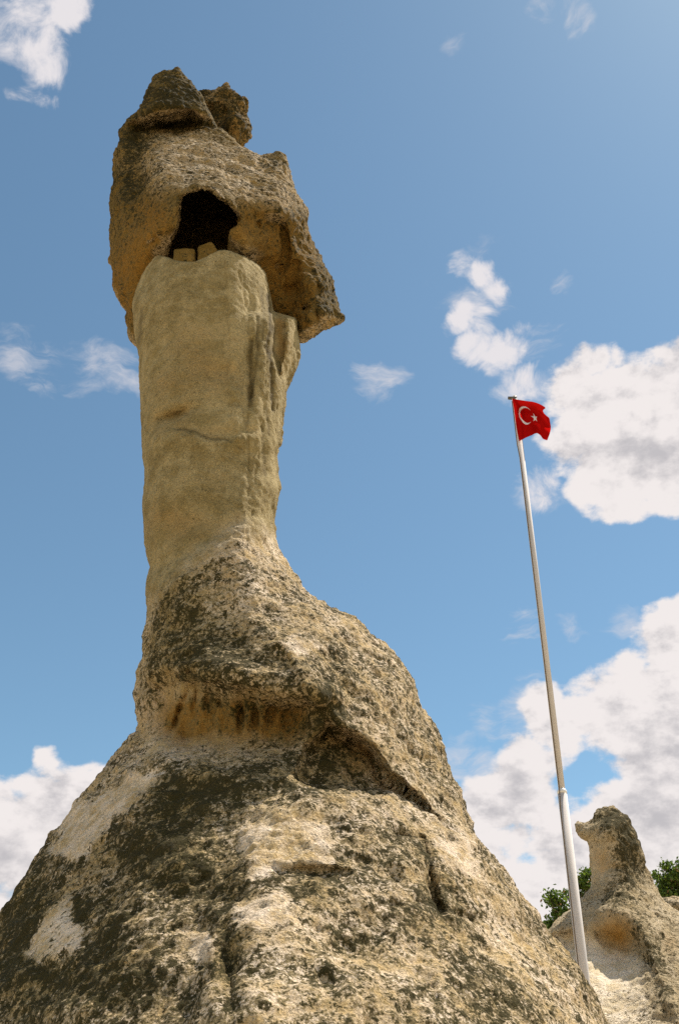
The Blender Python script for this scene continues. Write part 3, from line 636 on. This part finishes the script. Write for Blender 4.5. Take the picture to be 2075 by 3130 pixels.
SD.line([(1680,2866),(1720,2862),(1755,2858)], 6, .12).blob(1860,2690,20,16,-.04).line([(2000,2765),(2030,2800),(2050,2790)], 6, -.08)
SD.poly([(1980,2900),(2075,2800),(2140,3200),(2060,3060),(2010,2960)], 30, .25)
def F_duck(P):
    u, v, dep = proj(P); Dm = DD.get(u, v); over = np.maximum(np.maximum(V0+STEP*(NV-1)-40-v, 0)*0+(v-(V0+STEP*(NV-1)-40)), 0)
    Dm = Dm*dep/FPX; Dm = Dm-0.0*over; Y = P[:, 1]
    pf = np.where(Dm < 0, Dm*2, np.sqrt(np.clip(1-(1-np.clip(Dm/.55, 0, 1))**2, 0, 1)))
    lo = sst(v, 2700, 3000); yf = CDv = DKD.get(u, v)+SD.get(u, v); yf = yf-np.clip((v-3290)/450, 0, 2.0)
    ym = 20.35+.0*lo; ym = np.maximum(ym, yf+.2); bk = ym+(.55+2.5*lo)*np.where(Dm < 0, Dm*2, np.sqrt(np.clip(1-(1-np.clip(Dm/(.6+2*lo), 0, 1))**2, 0, 1)))
    return np.maximum(ym-(ym-yf)*pf-Y, Y-bk)*.62
Vd, Qd = polygonise(F_duck, (1.2, 14.0, -.3), (8.2, 24.0, 9.0), .05)
Vd = relax(Vd, Qd, 2, .5); u, v, dep = proj(Vd); N0 = vnormals(Vd, Qd); front = sst(-N0[:, 1], -.3, .1)
DL = Plan(warp=12, wl=35, seed=71); DL.a += -.35
for b in [(1870,2500,60,45,1.9),(1925,2580,40,80,1.9),(1890,2615,30,30,.5),(1930,2680,50,40,.9),(1900,2750,60,40,1.2),(1850,2730,30,20,.5),(1960,2850,30,70,1.3),(2000,2930,30,60,1.2),(2040,3040,40,80,.9),(1790,2540,30,30,-.1),(1830,2640,36,60,-.9),(1880,2850,55,50,-.9),(1800,2950,130,70,-1.2),(1850,3090,100,30,-.15),(1960,3080,60,50,.3),(2060,2900,40,60,.3),(1735,2820,30,20,.1)]: DL.blob(*b)
DO = Plan(warp=8, wl=35, seed=81); DO.a += -.15
for b in [(1880,2850,75,60,.75),(1900,2870,40,30,.45),(1840,2630,26,40,.6),(1880,2650,30,16,.4),(1720,2830,40,16,.4),(2050,2890,40,50,.5),(1770,2550,20,20,.2)]: DO.blob(*b)
DB = Plan(warp=8, seed=91).blob(1800,2960,120,80,1.0).blob(1880,2850,60,50,.8).blob(1830,2640,36,60,.8)
gen = fbm(Vd, 1.2, 3, .5, 65); bd = np.clip(DB.get(u, v), 0, 1)*front
Vd, N = displace(Vd, Qd, 1.1, 1.0, None, 29, bd)
DK = thing('rock_pinnacle', 'small pinnacle shaped like a bird head on a neck, right of the flagpole', 'rock formation', (5.2, 20, 0))
DY = Plan(warp=10, wl=35, seed=111); DY.a += .55; DY.poly([(1660,2850),(1800,2850),(1840,2890),(1960,2940),(1960,3000),(2000,3140),(1650,3200)], 30, -.6).blob(1880, 2850, 70, 60, .3)
mesh_obj('pinnacle_rock', Vd, Qd, M_DUCK, DK, True, {'yellow': np.clip(DY.get(u, v)*front+.3*(1-front), 0, 1), 'lichen': DL.get(u, v)*front+.15*gen-.3*(1-front), 'ochre': DO.get(u, v)*front, 'bare': bd}, DK.location)
print('duck verts', len(Vd))

# round boulder showing behind the pinnacle's shoulder
def F_bould(P):
    c = np.array(at(2052, 2790, 25.5)); q = (P-c)/np.array([.48, .7, .33]); e = np.linalg.norm(q, axis=1)-1
    c2 = np.array([c[0]+.2, c[1]+.4, 3.0]); q2 = (P-c2)/np.array([1.9, 1.5, c[2]-3.0+.12]); e2 = np.linalg.norm(q2, axis=1)-1
    c3 = np.array([c[0]+.2, c[1]+.6, 0.2]); q3 = (P-c3)/np.array([3.6, 2.4, 5.0]); e3 = np.linalg.norm(q3, axis=1)-1
    return np.minimum(np.minimum(e*.33, e2*1.2), e3*2.0)
Vb, Qb = polygonise(F_bould, (4.2, 22.4, -.3), (12.2, 29.0, 8.6), .09)
Vb = relax(Vb, Qb, 2, .5); Vb, N = displace(Vb, Qb, 1.3, 1.0, None, 39); gg = fbm(Vb, 1.0, 3, .5, 4)
tag(mesh_obj('boulder', Vb, Qb, M_DUCK, None, True, {'lichen': .25+gg*.6, 'ochre': gg*.5+.2, 'bare': gg*0}, (8.6, 26, 0)), 'rounded brown boulder peeking over the shoulder behind the bird-headed pinnacle', 'boulder')

# ------------------------------------------------------------------ flagpole
def tube(rings, mat, name, parent, seg=20, smooth=True, origin=(0, 0, 0), caps=True):
    V_, F_ = [], []
    for k, (c, r) in enumerate(rings):
        a = Vector(rings[min(k+1, len(rings)-1)][0])-Vector(rings[max(k-1, 0)][0]); a.normalize()
        x = a.cross(Vector((0, 1, 0))).normalized(); y = a.cross(x)
        for s_ in range(seg):
            t = 2*math.pi*s_/seg; p = Vector(c)+x*(r*math.cos(t))+y*(r*math.sin(t)); V_.append(p)
    for k in range(len(rings)-1):
        for s_ in range(seg): F_.append((k*seg+s_, k*seg+(s_+1) % seg, (k+1)*seg+(s_+1) % seg, (k+1)*seg+s_))
    if caps: F_.append(tuple(range(seg-1, -1, -1))); F_.append(tuple(range((len(rings)-1)*seg, len(rings)*seg)))
    return mesh_obj(name, np.array([tuple(p) for p in V_]), F_, mat, parent, smooth, None, origin)
M_POLE = flat_material('painted_steel', (.60, .555, .52), .85, .10, 6)
M_ROPE = flat_material('rope', (.16, .12, .08), .9, .2, 60)
M_DARK = flat_material('dark_metal', (.10, .09, .07), .6, .3, 20)
PY = 17.0
p_top = at(1574, 1222, PY); p_col = at(1718, 2424, PY); p_low = at(1785.5, 3000, PY)
dirv = (p_col-p_low).normalized(); base = p_low+dirv*((0-p_low.z)/dirv.z)
PO = thing('flagpole', 'tall pale grey flagpole in two telescoped tubes with the red flag at its top', 'flagpole', base)
def rad(px, v): 
    P = np.array([tuple(at(1700, v, PY))]); return px/2*float(proj(P)[2][0])/FPX
O = base
tube([(base, rad(35, 3000)*1.06), (p_low, rad(33.5, 3000)), (p_col, rad(28.5, 2424))], M_POLE, 'lower_tube', PO, 24, True, O)
r1 = rad(28.5, 2424); r2 = rad(20.5, 2410)
tube([(p_col-dirv*.02, r1*1.04), (p_col+dirv*.03, r1*1.04), (p_col+dirv*.045, r1*.9), (p_col+dirv*.06, r2*1.15)], flat_material('white_collar', (.8, .78, .74), .3, .05, 10), 'collar', PO, 24, True, O)
tube([(p_col-dirv*.3, r2), (p_top, rad(15.5, 1222))], M_POLE, 'upper_tube', PO, 20, True, O)
upv = (p_top-p_col).normalized()
tube([(p_top, rad(13, 1222)), (p_top+upv*.10, rad(13, 1222))], M_POLE, 'top_cap', PO, 16, True, O)
tp = p_top+Vector((-.07, -.02, .06))
tube([(p_top+Vector((-.16, -.03, .03)), .035), (p_top+Vector((-.02, -.03, .02)), .045), (p_top+Vector((.02, -.03, .07)), .03)], M_DARK, 'pulley', PO, 10, True, O)
# halyard down the left of the pole
hp = []
for k in range(41):
    t = k/40; v_ = 1225+(3000-1225)*t
    uc_ = np.interp(v_, [1222, 2424, 3000], [1574, 1718, 1785.5]); hw_ = np.interp(v_, [1222, 2423, 2425, 3000], [8.0, 10.2, 15, 17.8])
    off = -hw_*.72 if v_ > 1360 else -hw_-1.5
    c = at(uc_+off, v_, PY-.085-.03*(v_ > 2400)); hp.append((c, .010 if v_ > 2400 else .011))
tube(hp, M_ROPE, 'halyard', PO, 6, True, O)
for k_, z_ in ((0, 1.1), (1, 1.25)):
    pass
cl = base+dirv*1.2
tube([(cl+Vector((-.13, -.05, -.06)), .012), (cl+Vector((-.12, -.05, .06)), .012)], M_DARK, 'cleat', PO, 8, True, O)

# ------------------------------------------------------------------ flag
def make_flag():
    Zx, Zy = 1500, 1180; k = .1594
    S_ = [0, .17, .24, .34, .44, .53, .66, .78, .88, 1.0]; T_ = [0, .10, .28, .5, .74, 1.0]
    G = [ # rows t, columns s, in pixels of an enlarged crop; third = metres towards (-) or away (+)
     [(400,235,0),(510,255,.02),(560,264,.05),(660,280,.14),(740,290,.26),(810,300,.38),(930,340,.50),(1045,414,.56),(1000,470,.70),(1050,600,.60)],
     [(412,300,0),(500,290,-.03),(550,300,.0),(640,318,.03),(720,335,.05),(790,345,.08),(870,365,.14),(930,425,.22),(1010,520,.20),(1112,602,.10)],
     [(435,440,0),(530,400,-.08),(560,405,-.16),(650,405,-.16),(740,430,-.04),(810,460,.06),(890,490,.14),(950,530,.16),(1040,610,.05),(1140,715,-.04)],
     [(462,640,0),(540,560,-.02),(562,560,.10),(650,560,.06),(760,570,.10),(845,610,.16),(920,650,.06),(980,690,.0),(1050,750,-.06),(1150,800,-.02)],
     [(492,850,0),(600,740,.05),(630,730,.12),(690,730,.16),(760,730,.12),(820,740,.0),(890,780,-.10),(960,830,-.12),(1035,870,-.04),(1132,900,.06)],
     [(535,1060,0),(640,1005,.10),(680,985,.12),(740,960,.12),(790,940,.05),(835,915,-.02),(890,905,-.14),(950,945,-.16),(1000,1010,-.02),(1080,1040,.10)]]
    G = np.array(G, float); nu, nv = 300, 200
    def cr(arr, xs, x):   # smooth interpolation along axis 0
        xs = np.array(xs); m = np.zeros_like(arr); n = len(xs)
        for i in range(n):
            a, b = max(i-1, 0), min(i+1, n-1); m[i] = (arr[b]-arr[a])/(xs[b]-xs[a])
        i = np.clip(np.searchsorted(xs, x, side='right')-1, 0, n-2); h = (xs[i+1]-xs[i]); t = (x-xs[i])/h; sh = (len(x),)+(1,)*(arr.ndim-1)
        h = h.reshape(sh); t = t.reshape(sh)
        return (2*t**3-3*t**2+1)*arr[i]+(t**3-2*t**2+t)*h*m[i]+(-2*t**3+3*t**2)*arr[i+1]+(t**3-t**2)*h*m[i+1]
    s = np.linspace(0, 1, nu+1); t = np.linspace(0, 1, nv+1)
    A = cr(G, T_, t); A = np.swapaxes(cr(np.swapaxes(A, 0, 1), S_, s), 0, 1)
    ss, tt = np.meshgrid(s, t)
    rip = .040*np.sin(ss*19+tt*6)*ss+.030*np.sin(tt*13-ss*8)*ss
    V_ = np.array([tuple(at(Zx+A[j, i, 0]*k, Zy+A[j, i, 1]*k, PY-.12+A[j, i, 2]+rip[j, i])) for j in range(nv+1) for i in range(nu+1)])
    ii = np.arange(nu)[None, :]+np.arange(nv)[:, None]*(nu+1); ii = ii.ravel(); Fq = np.stack([ii, ii+1, ii+nu+2, ii+nu+1], 1)
    # crescent and star laid out by the proportions of the flag (height 1, length 1.5)
    X = ss.ravel()*1.5; Y = tt.ravel()
    white = ((np.hypot(X-.5, Y-.5) < .25) & (np.hypot(X-.560, Y-.5) > .208)).astype(float)
    cx_, cy_, r_ = .80, .5, .135; ang = np.arctan2(Y-cy_, X-cx_)-math.pi; rr = np.hypot(X-cx_, Y-cy_)
    a = np.mod(ang, 2*math.pi/5); a = np.minimum(a, 2*math.pi/5-a); ro = r_; ri = r_*.382
    # edge of a five pointed star between tip (angle 0) and notch (angle 36)
    x1, y1 = ro, 0.0; x2, y2 = ri*math.cos(math.pi/5), ri*math.sin(math.pi/5)
    px, py = rr*np.cos(a), rr*np.sin(a); star = ((x2-x1)*(py-y1)-(y2-y1)*(px-x1)) > 0
    white = np.maximum(white, star.astype(float)); white = np.maximum(white, (X < .018).astype(float)*.8)
    m = bpy.data.materials.new('flag_cloth'); m.use_nodes = True; n = NT(m.node_tree); n.n.clear()
    col = n.mix(n.attr('emblem'), (.40, .005, .004), (.68, .64, .64))
    P = n.new('ShaderNodeTexCoord').outputs['Object']
    d = n.new('ShaderNodeBsdfDiffuse'); tr = n.new('ShaderNodeBsdfTranslucent'); mx = n.new('ShaderNodeMixShader'); mx.inputs[0].default_value = .5
    n.l.new(col, d.inputs[0]); n.l.new(col, tr.inputs[0]); n.l.new(d.outputs[0], mx.inputs[1]); n.l.new(tr.outputs[0], mx.inputs[2])
    o_ = n.new('ShaderNodeOutputMaterial'); n.l.new(mx.outputs[0], o_.inputs[0])
    o = mesh_obj('flag', V_, Fq, m, None, True, {'emblem': white}, tuple(V_[0]))
    tag(o, 'red Turkish flag with white crescent and star flying from the flagpole top', 'flag')
make_flag()

# ------------------------------------------------------------------ trees behind the rocks
def leaf_material(name, c1, c2, tip):
    m = bpy.data.materials.new(name); m.use_nodes = True; n = NT(m.node_tree); n.n.clear()
    v_ = n.attr('tint'); P = n.new('ShaderNodeTexCoord').outputs['Object']
    col = n.mix(v_, c1, c2); col = n.mix(n.attr('tip'), col, tip)
    d = n.new('ShaderNodeBsdfPrincipled'); d.inputs['Roughness'].default_value = .5; tr = n.new('ShaderNodeBsdfTranslucent'); mx = n.new('ShaderNodeMixShader'); mx.inputs[0].default_value = .38
    n.l.new(col, d.inputs['Base Color']); n.l.new(col, tr.inputs[0]); n.l.new(d.outputs[0], mx.inputs[1]); n.l.new(tr.outputs[0], mx.inputs[2])
    o_ = n.new('ShaderNodeOutputMaterial'); n.l.new(mx.outputs[0], o_.inputs[0]); return m
M_LEAF = leaf_material('leaves', (.045, .085, .010), (.17, .25, .025), (.26, .13, .05))
M_BARK = flat_material('bark', (.13, .09, .055), .9, .3, 12, bump=.02)
def tree(label, base, clumps, nper, seed):
    rs = np.random.RandomState(seed); T = thing('tree', label, 'tree', base, 'trees behind the rocks')
    V_, F_ = [], []
    b = np.array(base); top = np.array([np.mean([c[0] for c in clumps]), np.mean([c[1] for c in clumps]), min(c[2] for c in clumps)-.5])
    def limb(p0, p1, r0, r1, nseg=6, seg=8, name='limb', obj=True):
        mid = (p0+p1)/2+rs.normal(size=3)*.08*np.linalg.norm(p1-p0); rg = []
        for k in range(nseg+1):
            t = k/nseg; p = (1-t)**2*p0+2*t*(1-t)*mid+t*t*p1; rg.append((Vector(p), r0*(1-t)+r1*t))
        tube(rg, M_BARK, name, T, seg, True, base)
    limb(b, top, .17, .11, 8, 12, 'trunk')
    LV, tint, tip = [], [], []
    for (cx, cy, cz, rx, ry, rz, cnt) in clumps:
        c = np.array([cx, cy, cz]); limb(top, c, .075, .02)
        nt = max(6, int(cnt*.05)); 
        tw = rs.normal(size=(nt, 3)); tw /= np.linalg.norm(tw, axis=1)[:, None]; tw[:, 2] = np.abs(tw[:, 2])*1.0-.25
        tw = c+tw*np.array([rx, ry, rz])*rs.uniform(.55, 1.12, (nt, 1))
        for k in range(min(nt, 14)): limb(c, tw[k], .018, .005, 3, 5, 'twig')
        for _ in range(cnt):
            a = tw[rs.randint(nt)]; t = rs.uniform(.35, 1.06); p = c*(1-t)+a*t+rs.normal(size=3)*.075
            n = rs.normal(size=3); n[2] += .5; n /= np.linalg.norm(n); x = np.cross(n, rs.normal(size=3)); x /= np.linalg.norm(x); y = np.cross(n, x)
            L = rs.uniform(.07, .125); wd = L*rs.uniform(.5, .68)
            i0 = len(LV); LV += [p-x*L/2, p-x*L*.1+y*wd/2+n*.008, p+x*L/2, p-x*L*.1-y*wd/2+n*.008, p-n*.01]
            F_ += [(i0, i0+1, i0+4), (i0+1, i0+2, i0+4), (i0+2, i0+3, i0+4), (i0+3, i0, i0+4)]
            v1 = rs.uniform(0, 1); e = float(rs.uniform() < (.22 if t > .97 else .006)); tint += [v1]*5; tip += [e*rs.uniform(.5, 1)]*5
    o = mesh_obj('foliage', np.array(LV), np.array(F_), M_LEAF, T, False, {'tint': tint, 'tip': tip}, base); o['kind'] = 'stuff'
def cl(u, v, Y, r, cnt, ry=1.0, rz=.85):
    p = at(u, v, Y); d = Y*.93/math.cos(R(20)); s_ = r*d/FPX*1.0; return (p.x, p.y, p.z, s_, s_*ry, s_*rz, cnt)
tree('leafy green tree with reddish shoot tips behind the flagpole, left of the bird-headed pinnacle', (5.4, 27, 0),
     [cl(1700,2755,27,34,430),(cl(1722,2800,27,36,520)),cl(1690,2835,26.8,30,420),cl(1735,2740,27.2,16,80),cl(1780,2710,27.3,36,560),cl(1795,2680,27.3,24,240),cl(1800,2750,27.5,34,420),cl(1765,2770,27.4,34,350),cl(1680,2740,27,14,60),cl(1760,2850,27.6,60,500),cl(1700,2890,27.6,50,500)], 0, 5)
tree('dense bright green tree at the right edge behind the pinnacle shoulder', (9.0, 29, 0),
     [cl(2045,2700,29,40,900),cl(2075,2680,29,40,800),cl(2030,2740,29,40,800),cl(2040,2650,29,18,160),cl(2078,2650,29,16,120),cl(2000,2680,29,14,110),cl(2110,2720,29,60,1200),cl(2070,2760,29,50,900),cl(2150,2680,29.3,50,800),cl(2120,2800,29.5,70,900)], 0, 6)
